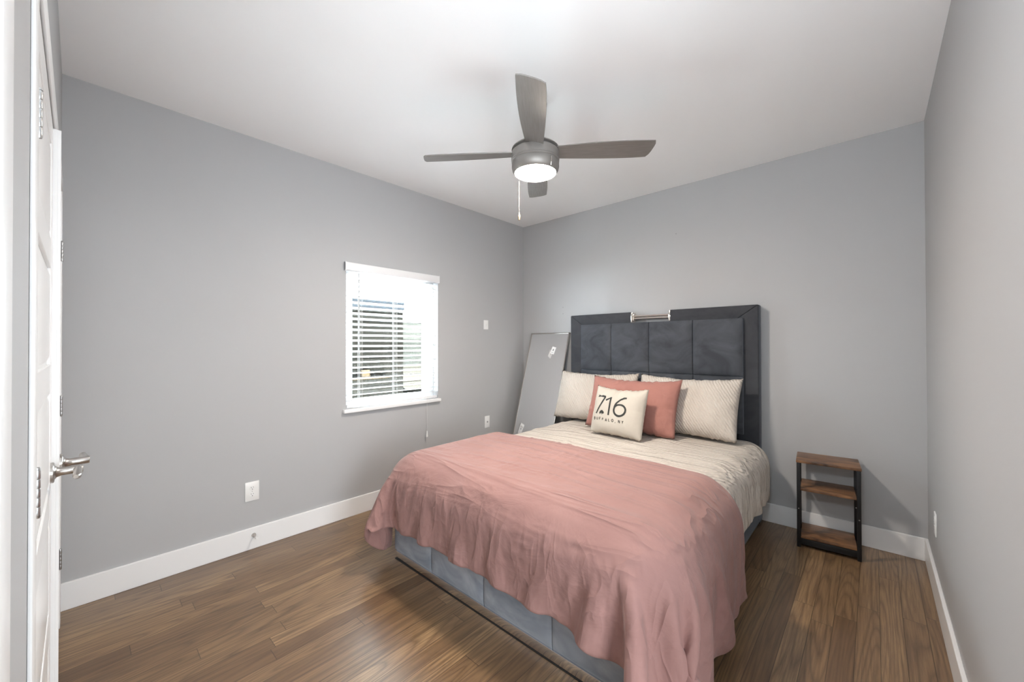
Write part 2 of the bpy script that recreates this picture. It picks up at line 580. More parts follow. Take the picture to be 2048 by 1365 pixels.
# ------------------------------------------------------------------ closet doors
def door_leaf(name, width, sign, hinge_x, swing):
    """leaf hinged at hinge_x, running towards sign*x; face at local y=0, slab behind it."""
    root = empty(name, (hinge_x, -D + 0.001, 0.0), 0)
    root.rotation_euler = (0, 0, swing)
    tag(root, kind='structure')
    h0, h1, th = 0.012, 2.078, 0.035
    bm = BM()
    box(bm, 0, width, -th, -0.008, h0, h1)
    st, rl = 0.105, 0.09
    n = 5
    box(bm, 0, st, -0.009, 0, h0, h1, bev=0.0015, seg=1)
    box(bm, width - st, width, -0.009, 0, h0, h1, bev=0.0015, seg=1)
    hp = (h1 - h0 - rl * (n + 1)) / n
    for i in range(n + 1):
        z = h0 + i * (hp + rl)
        box(bm, st - 0.001, width - st + 0.001, -0.009, -0.0002, z, z + rl, bev=0.0015, seg=1)
    for i in range(n):                       # raised field with sloping shoulders
        z0 = h0 + rl + i * (hp + rl)
        a = [(st, z0), (width - st, z0), (width - st, z0 + hp), (st, z0 + hp)]
        b = 0.028
        lo = [bm.verts.new((x, -0.0078, z)) for x, z in ((st + .008, z0 + .008), (width - st - .008, z0 + .008), (width - st - .008, z0 + hp - .008), (st + .008, z0 + hp - .008))]
        hi = [bm.verts.new((x, -0.001, z)) for x, z in ((st + b, z0 + b), (width - st - b, z0 + b), (width - st - b, z0 + hp - b), (st + b, z0 + hp - b))]
        for k in range(4):
            bm.faces.new((lo[k], lo[(k + 1) % 4], hi[(k + 1) % 4], hi[k]))
        bm.faces.new(hi)
    if sign < 0:
        bmesh.ops.transform(bm, matrix=Matrix.Scale(-1, 4, (1, 0, 0)), verts=bm.verts)
    link('leaf', bm, M['door'], root, smooth=30)
    for zc in (1.80, 1.06, 0.33):
        bm = BM()
        for k in range(5):
            z = zc - 0.045 + k * 0.018
            lathe(bm, [(0, z), (0.0044, z), (0.0048, z + 0.0012), (0.0048, z + 0.0162), (0.0044, z + 0.0174), (0, z + 0.017)], 14, trans(-0.0005 * sign, 0.006, 0))
        lathe(bm, [(0, zc - 0.050), (0.004, zc - 0.049), (0.005, zc - 0.045)], 12, trans(-0.0005 * sign, 0.006, 0))
        lathe(bm, [(0.005, zc + 0.045), (0.004, zc + 0.049), (0, zc + 0.050)], 12, trans(-0.0005 * sign, 0.006, 0))
        box(bm, *((0.001, 0.02) if sign > 0 else (-0.02, -0.001)), -0.001, 0.0012, zc - 0.045, zc + 0.045)
        link('hinge', bm, M['hinge'], root, smooth=30)
    # lever handle
    hx, hz = sign * (width - 0.065), 0.935
    bm = BM()
    lathe(bm, [(0, 0), (0.033, 0), (0.033, 0.006), (0.030, 0.0085), (0.022, 0.0095), (0.0165, 0.014), (0.0135, 0.022), (0.0122, 0.030), (0, 0.030)],
          36, trans(hx, 0, hz) @ rotx(R(-90)))
    hd = link('door_handle', bm, M['nickel'], root, smooth=35)
    bm = BM()
    lathe(bm, [(0, 0.029), (0.0128, 0.029), (0.0128, 0.070), (0.0118, 0.072), (0, 0.072)], 28, trans(hx, 0, hz) @ rotx(R(-90)))
    s = -sign
    tube(bm, [(hx + s * 0.004, 0.060, hz), (hx + s * 0.03, 0.060, hz), (hx + s * 0.105, 0.058, hz), (hx + s * 0.114, 0.056, hz)], [0.0115, 0.0105, 0.010, 0.006], 16)
    link('lever', bm, M['nickel'], hd, smooth=35)
    return root


CW = (CL1 - CL0) / 2 - 0.004
door_leaf('door_1', CW, -1, CL1 - 0.002, R(0.0))          # near leaf, shut
door_leaf('door_2', CW, 1, CL0 + 0.002, R(1.25))          # far leaf, slightly ajar into the room

# ------------------------------------------------------------------ window
win = tag(empty('window_1', (0, 0, 0)), kind='structure')
bm = BM()
fy0, fy1, fz0, fz1 = WIN_Y0, WIN_Y1, WIN_Z0, WIN_Z1
gy0, gy1, gz0, gz1 = -2.048, -1.346, 0.905, 1.925
X0, X1 = -0.125, -0.075
for a, b, c, d in ((fy0, gy0, fz0, fz1), (gy1, fy1, fz0, fz1), (gy0, gy1, fz0, gz0), (gy0, gy1, gz1, fz1)):
    box(bm, X0, X1, a, b, c, d, bev=0.003)
link('window_frame', bm, M['trim'], win, smooth=30)
boxo('pane', M['glass'], (-0.104, -0.099, gy0 - 0.003, gy1 + 0.003, gz0 - 0.003, gz1 + 0.003), win)
bm = BM()
box(bm, -0.075, -0.0005, WIN_Y0, WIN_Y1, WIN_Z0 - 0.028, WIN_Z0)
box(bm, 0.0, 0.036, WIN_Y0 - 0.028, WIN_Y1 + 0.012, WIN_Z0 - 0.028, WIN_Z0, bev=0.004)
link('window_sill', bm, M['trim'], win, smooth=30)

# blind
bl = tag(empty('window_blind', (0, 0, 0)), 'white horizontal slat blind hanging in the window with its slats open', 'blind')
by0, by1 = WIN_Y0 + 0.008, WIN_Y1 - 0.008
bm = BM()
box(bm, 0.004, 0.018, WIN_Y0 - 0.018, WIN_Y1 + 0.0, 1.932, 2.002, bev=0.003)
box(bm, 0.002, 0.030, WIN_Y0 - 0.018, WIN_Y0 - 0.008, 1.932, 2.002, bev=0.002)
box(bm, 0.002, 0.030, WIN_Y1 - 0.010, WIN_Y1 + 0.0, 1.932, 2.002, bev=0.002)
box(bm, 0.016, 0.032, WIN_Y0 - 0.018, WIN_Y1 + 0.0, 1.936, 1.998, bev=0.004)
link('valance', bm, M['slat'], bl, smooth=30)
bm = BM()
box(bm, -0.052, 0.0, by0, by1, 1.94, 1.985, bev=0.002)
link('headrail', bm, M['slat'], bl, smooth=30)
bm = BM()
NS, ZB, PITCHZ, TILT = 24, 0.905, 0.0437, R(15)
for i in range(NS):
    zc = ZB + i * PITCHZ
    prof = []
    for k in range(7):
        t = -1 + 2 * k / 6
        u = t * 0.025
        crown = 0.0022 * (1 - t * t)
        prof.append((u * math.cos(TILT) - crown * math.sin(TILT), u * math.sin(TILT) + crown * math.cos(TILT)))
    th = 0.0026
    loops = []
    for yv in (by0, by1):
        top = [bm.verts.new((-0.026 + a, yv, zc + b + th / 2)) for a, b in prof]
        bot = [bm.verts.new((-0.026 + a, yv, zc + b - th / 2)) for a, b in reversed(prof)]
        loops.append(top + bot)
    A, B_ = loops
    n = len(A)
    for k in range(n):
        bm.faces.new((A[k], A[(k + 1) % n], B_[(k + 1) % n], B_[k]))
    bm.faces.new(A); bm.faces.new(list(reversed(B_)))
link('slats', bm, M['slat'], bl, smooth=30)
bm = BM()
box(bm, -0.048, -0.002, by0, by1, 0.852, 0.872, bev=0.004)
link('bottom_rail', bm, M['slat'], bl, smooth=30)
for yc in (-2.005, -1.69, -1.375):
    bm = BM()
    for dy in (-0.006, 0.006):
        tube(bm, [(-0.0005, yc + dy, 0.87), (-0.0005, yc + dy, 1.945)], 0.0011, 6)
        tube(bm, [(-0.0505, yc + dy, 0.87), (-0.0505, yc + dy, 1.945)], 0.0011, 6)
    link('ladder_cord', bm, M['cord'], bl, smooth='all')
bm = BM()
tube(bm, [(0.010, -2.035, 1.935), (0.012, -2.035, 1.88), (0.012, -2.035, 1.30)], [0.003, 0.0045, 0.0045], 8)
link('tilt_wand', bm, M['wand'], bl, smooth=40)
bm = BM()
tube(bm, [(0.012, -1.375, 1.94), (0.030, -1.388, 1.2), (0.040, -1.40, 0.85), (0.040, -1.401, 0.56)], 0.0012, 6)
lc = link('lift_cord', bm, M['cord'], bl, smooth='all')
bm = BM()
lathe(bm, [(0, 0.565), (0.004, 0.563), (0.006, 0.54), (0.0085, 0.515), (0.006, 0.508), (0, 0.507)], 14, trans(0.040, -1.401, 0))
link('tassel', bm, M['plastic'], lc, smooth=40)

# ------------------------------------------------------------------ outside the window
tag(boxo('ground_outside', M['concrete'], (-2.95, -T - 0.02, -14, 22, -0.62, -0.52)), kind='structure')
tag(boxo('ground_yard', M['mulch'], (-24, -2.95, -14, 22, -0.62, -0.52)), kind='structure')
shed = tag(empty('garden_shed', (-3.0, -2.0, -0.52)), 'dark board shed seen through the blind on the left of the window', 'shed')
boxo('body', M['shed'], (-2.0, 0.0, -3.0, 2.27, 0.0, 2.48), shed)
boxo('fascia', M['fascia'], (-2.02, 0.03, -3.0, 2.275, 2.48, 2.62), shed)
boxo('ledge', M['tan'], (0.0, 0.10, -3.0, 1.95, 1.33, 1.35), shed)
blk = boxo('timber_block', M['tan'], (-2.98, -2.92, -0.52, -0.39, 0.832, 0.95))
tag(blk, 'small tan timber block on the ledge of the dark shed', 'block')
fen = tag(empty('board_fence', (-10, 6, -0.52)), 'pale horizontal board fence seen through the right of the window', 'fence')
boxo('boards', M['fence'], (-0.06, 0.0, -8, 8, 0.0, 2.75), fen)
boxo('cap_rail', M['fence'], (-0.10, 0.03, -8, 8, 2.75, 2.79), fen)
lean = tag(empty('low_cabin', (-6.4, 3.3, -0.52)), 'low dark cabin with a sloping roof in front of the pale fence', 'cabin')
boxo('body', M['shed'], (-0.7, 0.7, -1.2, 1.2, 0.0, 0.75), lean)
bm = BM()
vs = [bm.verts.new(p) for p in ((-0.8, -1.3, 0.76), (0.8, -1.3, 0.76), (0.8, 1.3, 0.76), (-0.8, 1.3, 0.76), (-0.8, -1.3, 1.25), (-0.8, 1.3, 1.25))]
for f in ((0, 1, 2, 3), (0, 4, 5, 3), (1, 2, 5, 4), (0, 1, 4), (3, 5, 2)):
    bm.faces.new([vs[i] for i in f])
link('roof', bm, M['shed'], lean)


# ------------------------------------------------------------------ wall plates, outlets, door stop, anchors
def plate_local(w, h):
    bm = BM()
    box(bm, 0, 0.006, -w / 2, w / 2, -h / 2, h / 2, bev=0.003)
    return bm


def duplex(root):
    for dz in (0.0215, -0.0215):
        bm = BM()
        lathe(bm, [(0, 0), (0.0165, 0), (0.0165, 0.0015), (0.016, 0.002), (0, 0.002)], 28, trans(0.006, 0, dz) @ roty(R(90)))
        for v in bm.verts:
            v.co.z = dz + max(-0.0135, min(0.0135, v.co.z - dz))
        rc = link('receptacle', bm, M['plastic'], root, smooth=30)
        bm = BM()
        box(bm, 0.0078, 0.0083, -0.0072, -0.0052, dz + 0.001, dz + 0.009)
        box(bm, 0.0078, 0.0083, 0.0052, 0.0072, dz + 0.002, dz + 0.009)
        lathe(bm, [(0, 0), (0.0026, 0), (0.0026, 0.0005), (0, 0.0005)], 12, trans(0.0078, 0, dz - 0.007) @ roty(R(90)))
        link('slots', bm, M['dark'], rc)
    bm = BM()
    lathe(bm, [(0, 0), (0.003, 0), (0.0025, 0.001), (0, 0.0012)], 12, trans(0.006, 0, 0) @ roty(R(90)))
    link('screw', bm, M['hinge'], root, smooth=40)


o = tag(empty('power_outlet', (0.0, -2.769, 0.379)), 'white duplex power outlet on the grey wall left of the bed, above the baseboard', 'outlet')
link('cover_plate', plate_local(0.081, 0.126), M['plastic'], o, smooth=30)
duplex(o)
o = tag(empty('power_outlet', (W, -0.445, 0.378)), 'white power outlet on the right wall near the corner by the end table', 'outlet')
o.rotation_euler = (0, 0, math.pi)
link('cover_plate', plate_local(0.075, 0.120), M['plastic'], o, smooth=30)
duplex(o)


def small_plate(y, z, w, h, label, jack):
    o = tag(empty('wall_plate', (0.0, y, z)), label, 'wall plate')
    link('cover_plate', plate_local(w, h), M['plastic'], o, smooth=30)
    bm = BM()
    if jack:
        lathe(bm, [(0, 0), (0.009, 0), (0.009, 0.002), (0.005, 0.003), (0.005, 0.008), (0.002, 0.008), (0.002, 0.003), (0, 0.003)], 20, trans(0.006, 0, 0) @ roty(R(90)))
        link('coax_jack', bm, M['hinge'], o, smooth=30)
    else:
        box(bm, 0.005, 0.012, -0.004, 0.004, -0.010, 0.010, bev=0.0015)
        link('toggle', bm, M['plastic'], o, smooth=30)


small_plate(-0.618, 1.563, 0.066, 0.098, 'small white switch plate high on the wall right of the window', False)
small_plate(-0.602, 0.527, 0.070, 0.126, 'white cable jack plate low on the wall just above the bed edge', True)

o = tag(empty('door_stop', (BT, -2.762, 0.090)), 'small metal door stop sticking out of the left baseboard', 'door stop')
bm = BM()
lathe(bm, [(0, 0), (0.014, 0), (0.013, 0.005), (0.007, 0.014), (0.0045, 0.02), (0.0045, 0.055), (0, 0.055)], 20, roty(R(90)))
link('rod', bm, M['nickel'], o, smooth=35)
bm = BM()
lathe(bm, [(0, 0.054), (0.0075, 0.054), (0.008, 0.066), (0.006, 0.071), (0, 0.072)], 16, roty(R(90)))
link('rubber_tip', bm, M['plastic'], o, smooth=35)

for (x, z, lb) in ((0.566, 1.755, 'upper of two small grey wall anchors above the leaning mirror'),
                   (0.566, 1.685, 'lower of two small grey wall anchors above the leaning mirror'),
                   (1.776, 2.324, 'tiny grey wall anchor high on the back wall above the headboard')):
    bm = BM()
    lathe(bm, [(0, 0), (0.0055, 0), (0.005, 0.0015), (0.002, 0.0018), (0, 0.001)], 14, trans(x, -0.0001, z) @ rotx(R(90)))
    tag(link('wall_anchor', bm, M['hole_grey'], smooth=35), lb, 'wall anchor', 'wall anchors on the back wall')

# ------------------------------------------------------------------ ceiling fan
FX, FY, BZ = 1.625, -1.78, 2.450
fan = tag(empty('ceiling_fan', (FX, FY, H)), 'brushed grey four-blade ceiling fan with a lit white glass bowl', 'ceiling fan')
def fz(z): return z - H
bm = BM()
lathe(bm, [(0, 0), (0.066, 0), (0.068, -0.008), (0.066, -0.03), (0.055, -0.055), (0.036, -0.078), (0.024, -0.088), (0, -0.088)], 40)
link('canopy', bm, M['brushed'], fan, smooth=35)
bm = BM()
lathe(bm, [(0, -0.08), (0.0125, -0.08), (0.0125, -0.235), (0.022, -0.24), (0.022, -0.262), (0, -0.262)], 24)
link('downrod', bm, M['brushed'], fan, smooth=35)
bm = BM()
lathe(bm, [(0, fz(2.490)), (0.09, fz(2.490)), (0.122, fz(2.484)), (0.134, fz(2.474)), (0.136, fz(2.469)), (0.130, fz(2.467)), (0.124, fz(2.466)), (0, fz(2.466))], 56)
link('top_cap', bm, M['brushed'], fan, smooth=35)
bm = BM()
lathe(bm, [(0, fz(2.468)), (0.118, fz(2.468)), (0.118, fz(2.453)), (0.137, fz(2.451)), (0.138, fz(2.448)), (0.138, fz(2.408)), (0.136, fz(2.406)), (0.136, fz(2.403)), (0, fz(2.403))], 56)
link('motor_housing', bm, M['brushed'], fan, smooth=35)
bm = BM()
lathe(bm, [(0, fz(2.404)), (0.133, fz(2.404)), (0.137, fz(2.401)), (0.137, fz(2.396)), (0.134, fz(2.394)), (0.136, fz(2.390)), (0.136, fz(2.366)), (0.132, fz(2.350)), (0.124, fz(2.336)), (0.119, fz(2.333)), (0.116, fz(2.338)), (0.114, fz(2.36)), (0, fz(2.36))], 56)
lk = link('light_kit', bm, M['brushed'], fan, smooth=35)
bm = BM()
prof = [(0.1155, fz(2.345))]
for i in range(9):
    a = i / 8 * math.pi / 2
    prof.append((0.1155 * math.cos(a), fz(2.340) - 0.030 * math.sin(a)))
prof.append((0, fz(2.310)))
lathe(bm, prof[:-2] + [(0, fz(2.310))], 48)
bowl = link('glass_bowl', bm, M['lamp'], fan, smooth='all')


def blade_bm():
    bm = BM()
    n = 26
    L0, L1 = 0.125, 0.672
    top, bot = [], []
    rows = []
    for i in range(n + 1):
        t = i / n
        x = L0 + (L1 - L0) * t
        wl_ = 0.050 + 0.026 * math.sin(min(1, t * 1.15) * math.pi / 2) - 0.004 * max(0, t - 0.8) * 5 * 0.6
        wr_ = 0.050 + 0.014 * math.sin(math.pi * t * 0.9)
        rows.append((x, -wr_, wl_))
    nv = 6
    grid = {}
    for side, zz in (('t', 0.003), ('b', -0.003)):
        for i, (x, a, b) in enumerate(rows):
            for k in range(nv + 1):
                v = k / nv
                y = a + (b - a) * v
                xx = x
                if i >= n - 6:                      # slanted, rounded tip
                    s = (i - (n - 6)) / 6
                    xx = x - s * (0.030 * v + 0.012 * (2 * v - 1) ** 4)
                grid[side, i, k] = bm.verts.new((xx, y, zz))
    for i in range(n):
        for k in range(nv):
            bm.faces.new([grid['t', i, k], grid['t', i + 1, k], grid['t', i + 1, k + 1], grid['t', i, k + 1]])
            bm.faces.new([grid['b', i, k], grid['b', i, k + 1], grid['b', i + 1, k + 1], grid['b', i + 1, k]])
    ring = [(i, 0) for i in range(n)] + [(n, k) for k in range(nv)] + [(i, nv) for i in range(n, 0, -1)] + [(0, k) for k in range(nv, 0, -1)]
    for q in range(len(ring)):
        a, b = ring[q], ring[(q + 1) % len(ring)]
        bm.faces.new([grid['t', *a], grid['t', *b], grid['b', *b], grid['b', *a]])
    return bm


bm = blade_bm()
first = None
for k in range(4):
    ang = R(36.5 + 90 * k)
    if first is None:
        first = link('blade', bm, M['blade'], fan, smooth=30)
        b = first
    else:
        b = first.copy()
        COL.objects.link(b)
        b.parent = fan
    # local +x runs along the blade; pitched about it, clockwise edge (local -y) high
    b.matrix_local = trans(0, 0, fz(BZ)) @ rotz(ang) @ rotx(R(-12))
bm = BM()
tube(bm, [(0.012, 0, fz(2.375)), (0.003, 0, fz(2.372)), (0, 0, fz(2.35)), (0, 0, fz(2.135))], 0.0007, 6)
for i in range(58):
    z = fz(2.31) - i * 0.003
    bmesh.ops.create_icosphere(bm, subdivisions=1, radius=0.0012, matrix=trans(0, 0, z))
PC = link('pull_chain', bm, M['champagne'], fan, smooth='all', loc=(-0.139, 0.016, 0))
bm = BM()
lathe(bm, [(0, fz(2.138)), (0.004, fz(2.137)), (0.005, fz(2.128)), (0.0075, fz(2.124)), (0.0078, fz(2.104)), (0.006, fz(2.098)), (0, fz(2.097))], 18)
link('fob', bm, M['brass'], PC, smooth=35)
bm = BM()
tube(bm, [(0, 0, fz(2.382)), (0.006, -0.006, fz(2.378)), (0.0075, -0.008, fz(2.33))], 0.0018, 8)
link('reverse_switch_chain', bm, M['champagne'], fan, smooth='all', loc=(0.134, -0.029, 0))

# ------------------------------------------------------------------ leaning mirror
lean_a = math.atan2(0.30, 1.02)
mr = empty('leaning_mirror', (0.408, -0.452, 0.004))
mr.rotation_euler = (-lean_a, 0, 0)
tag(mr, 'tall thin-framed mirror leaning in the corner left of the headboard', 'mirror')
mw, mh = 0.522, 1.535
bm = BM()
box(bm, -mw / 2, -mw / 2 + 0.012, -0.012, 0.012, 0, mh, bev=0.002)
box(bm, mw / 2 - 0.012, mw / 2, -0.012, 0.012, 0, mh, bev=0.002)
box(bm, -mw / 2, mw / 2, -0.012, 0.012, 0, 0.012, bev=0.002)
box(bm, -mw / 2, mw / 2, -0.012, 0.012, mh - 0.012, mh, bev=0.002)
link('frame', bm, M['nickel'], mr, smooth=30)
boxo('mirror_glass', M['mirror'], (-mw / 2 + 0.011, mw / 2 - 0.011, -0.008, 0.006, 0.011, mh - 0.011), mr)
bm = BM()
box(bm, -0.026, 0.026, -0.0006, 0.0, -0.040, 0.040)
st = link('sticker', bm, M['label'], mr, loc=(0.085, -0.0081, 1.335), rot=(0, R(14), 0))
bm = BM()
box(bm, -0.008, 0.008, -0.0009, -0.0004, -0.006, 0.016)
box(bm, -0.016, 0.016, -0.0009, -0.0004, -0.026, -0.022)
link('sticker_print', bm, M['label_ink'], st)
bm = BM()
vs = [bm.verts.new(p) for p in ((-0.02, -0.0006, -0.008), (0.02, -0.0006, -0.004), (-0.018, -0.0006, 0.020))]
bm.faces.new(vs)
bmesh.ops.solidify(bm, geom=bm.faces[:], thickness=0.0006)
link('corner_tape', bm, M['label'], mr, loc=(-0.15, -0.0085, 0.475))

# ------------------------------------------------------------------ bed
BX0, BX1, BYF = 0.80, 2.44, -2.20
bed = tag(empty('bed', (1.62, -1.1, 0)), 'grey velvet upholstered bed with tall tufted headboard and chrome plinth', 'bed')
def bb(x0, x1, y0, y1, z0, z1): return (x0 - 1.62, x1 - 1.62, y0 + 1.1, y1 + 1.1, z0, z1)


def puff_panel(bm, x0, x1, z0, z1, yback, yfront, xs, zs, puff, gap=0.004, flip=1, step=0.018):
    """tufted slab: face towards -y, tiles between the seam lists xs and zs bulge by `puff`."""
    nx = max(8, int((x1 - x0) / step)); nz = max(6, int((z1 - z0) / step))
    X = sorted(set(list(np.linspace(x0, x1, nx)) + [s + d for s in xs[1:-1] for d in (-gap, 0, gap)]))
    Z = sorted(set(list(np.linspace(z0, z1, nz)) + [s + d for s in zs[1:-1] for d in (-gap, 0, gap)]))
    def prof(v, ss):
        for a, b in zip(ss, ss[1:]):
            if a - 1e-9 <= v <= b + 1e-9:
                t = 2 * (v - a) / (b - a) - 1
                return max(0.0, 1 - abs(t) ** 7)
        return 0
    seam = lambda x, z: 0.012 if (min(abs(x - v) for v in xs[1:-1]) < 1e-6 or (len(zs) > 2 and min(abs(z - v) for v in zs[1:-1]) < 1e-6)) else 0.0
    g = [[bm.verts.new((x, yfront + seam(x, z) - puff * (prof(x, xs) * prof(z, zs)) ** 0.6, z)) for z in Z] for x in X]
    for i in range(len(X) - 1):
        for k in range(len(Z) - 1):
            bm.faces.new((g[i][k], g[i + 1][k], g[i + 1][k + 1], g[i][k + 1]))
    rim = [g[i][0] for i in range(len(X))] + [g[-1][k] for k in range(1, len(Z))] + [g[i][-1] for i in range(len(X) - 2, -1, -1)] + [g[0][k] for k in range(len(Z) - 2, 0, -1)]
    bk = [bm.verts.new((v.co.x, yback, v.co.z)) for v in rim]
    n = len(rim)
    for i in range(n):
        bm.faces.new((rim[i], bk[i], bk[(i + 1) % n], rim[(i + 1) % n]))
    bm.faces.new(bk)


HX0, HX1, HZ = 0.742, 2.420, 1.647
def bar_piece(bm, corners, y0, y1, bev):
    """prism with a polygonal front (x,z) between y0 (front) and y1 (back), softened."""
    f = [bm.verts.new((x - 1.62, y0 + 1.1, z)) for x, z in corners]
    k = [bm.verts.new((x - 1.62, y1 + 1.1, z)) for x, z in corners]
    n = len(f)
    fs = [bm.faces.new(f), bm.faces.new(list(reversed(k)))]
    for i in range(n):
        fs.append(bm.faces.new((f[i], k[i], k[(i + 1) % n], f[(i + 1) % n])))
    es = list({e for ff in fs for e in ff.edges})
    bmesh.ops.bevel(bm, geom=es, offset=bev, segments=3, profile=0.5, affect='EDGES')


bw = 0.145
NX0, NX1 = 1.402, 1.762
YH0, YH1 = -0.115, -0.022
bm = BM()
bar_piece(bm, [(HX0, 0.0), (HX0 + bw, 0.0), (HX0 + bw, HZ - 0.105), (HX0, HZ)], YH0, YH1, 0.008)
bar_piece(bm, [(HX0, HZ), (HX0 + bw, HZ - 0.105), (NX0, HZ - 0.105), (NX0, HZ)], YH0, YH1, 0.008)
bmesh.ops.remove_doubles(bm, verts=bm.verts, dist=1e-4)
link('headboard_frame', bm, M['velvet_frame'], bed, smooth=40)
bm = BM()
bar_piece(bm, [(HX1 - bw, 0.0), (HX1, 0.0), (HX1, HZ), (HX1 - bw, HZ - 0.105)], YH0, YH1, 0.008)
bar_piece(bm, [(NX1, HZ), (NX1, HZ - 0.105), (HX1 - bw, HZ - 0.105), (HX1, HZ)], YH0, YH1, 0.008)
link('headboard_frame', bm, M['velvet_frame'], bed, smooth=40)
boxo('headboard_backing', M['lining'], bb(HX0 + 0.1, HX1 - 0.1, -0.075, -0.030, 0.25, HZ - 0.108), bed)
bm = BM()
puff_panel(bm, 0.886 - 1.62, 2.320 - 1.62, 0.66, 1.547, -0.076 + 1.1, -0.146 + 1.1,
           [v - 1.62 for v in (0.886, 1.221, 1.587, 1.959, 2.320)], [0.66, 1.10, 1.547], 0.020)
link('headboard_panel', bm, M['velvet'], bed, smooth=50)
# chrome bridge across the notch in the top rail
bm = BM()
for x in (NX0 + 0.006, NX1 - 0.006):
    box(bm, *bb(x - 0.006, x + 0.006, YH0 + 0.004, YH1 - 0.004, HZ - 0.098, HZ - 0.004), bev=0.002)
    box(bm, *bb(min(x, x + (0.016 if x < 1.6 else -0.016)), max(x, x + (0.016 if x < 1.6 else -0.016)), YH0 + 0.018, YH1 - 0.018, HZ - 0.080, HZ - 0.018), bev=0.003)
for zc in (HZ - 0.038, HZ - 0.062):
    tube(bm, [(NX0 + 0.01 - 1.62, -0.072 + 1.1, zc), (NX1 - 0.01 - 1.62, -0.072 + 1.1, zc)], 0.010, 16)
link('chrome_bridge', bm, M['champagne'], bed, smooth=35)
# base: foot board, side rails
bm = BM()
puff_panel(bm, BX0 - 1.62, BX1 - 1.62, 0.052, 0.34, BYF + 0.06 + 1.1, BYF + 1.1 + 0.012,
           [v - 1.62 for v in (BX0, 1.19, 1.62, 2.04, BX1)], [0.052, 0.34], 0.016)
link('foot_panel', bm, M['velvet_lit'], bed, smooth=50)
for nm, x0, x1 in (('side_rail', BX0 + 0.0, BX0 + 0.05), ('side_rail', BX1 - 0.05, BX1 - 0.0)):
    boxo(nm, M['velvet'], bb(x0, x1, BYF + 0.055, -0.12, 0.052, 0.34), bed, bev=0.012)
boxo('slat_deck', M['lining'], bb(BX0 + 0.05, BX1 - 0.05, BYF + 0.06, -0.15, 0.20, 0.30), bed)
bm = BM()
box(bm, *bb(BX0 + 0.02, BX1 - 0.02, BYF + 0.004, BYF + 0.02, 0.0, 0.052), bev=0.002)
box(bm, *bb(BX0 + 0.02, BX0 + 0.036, BYF + 0.02, -0.14, 0.0, 0.052), bev=0.002)
box(bm, *bb(BX1 - 0.036, BX1 - 0.02, BYF + 0.02, -0.14, 0.0, 0.052), bev=0.002)
link('chrome_plinth', bm, M['chrome'], bed, smooth=30)
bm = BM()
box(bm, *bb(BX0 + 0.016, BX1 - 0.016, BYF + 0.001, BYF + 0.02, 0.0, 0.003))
link('contact_shadow_strip', bm, M['black_metal'], bed)  # black strip standing in for the contact shadow along the foot

bm = BM()
box(bm, 0.86, 2.38, -2.135, -0.20, 0.302, 0.60, bev=0.05, seg=4)
tag(link('mattress', bm, M['mattress'], smooth=40), 'mattress on the bed under the cream and pink duvets', 'mattress')


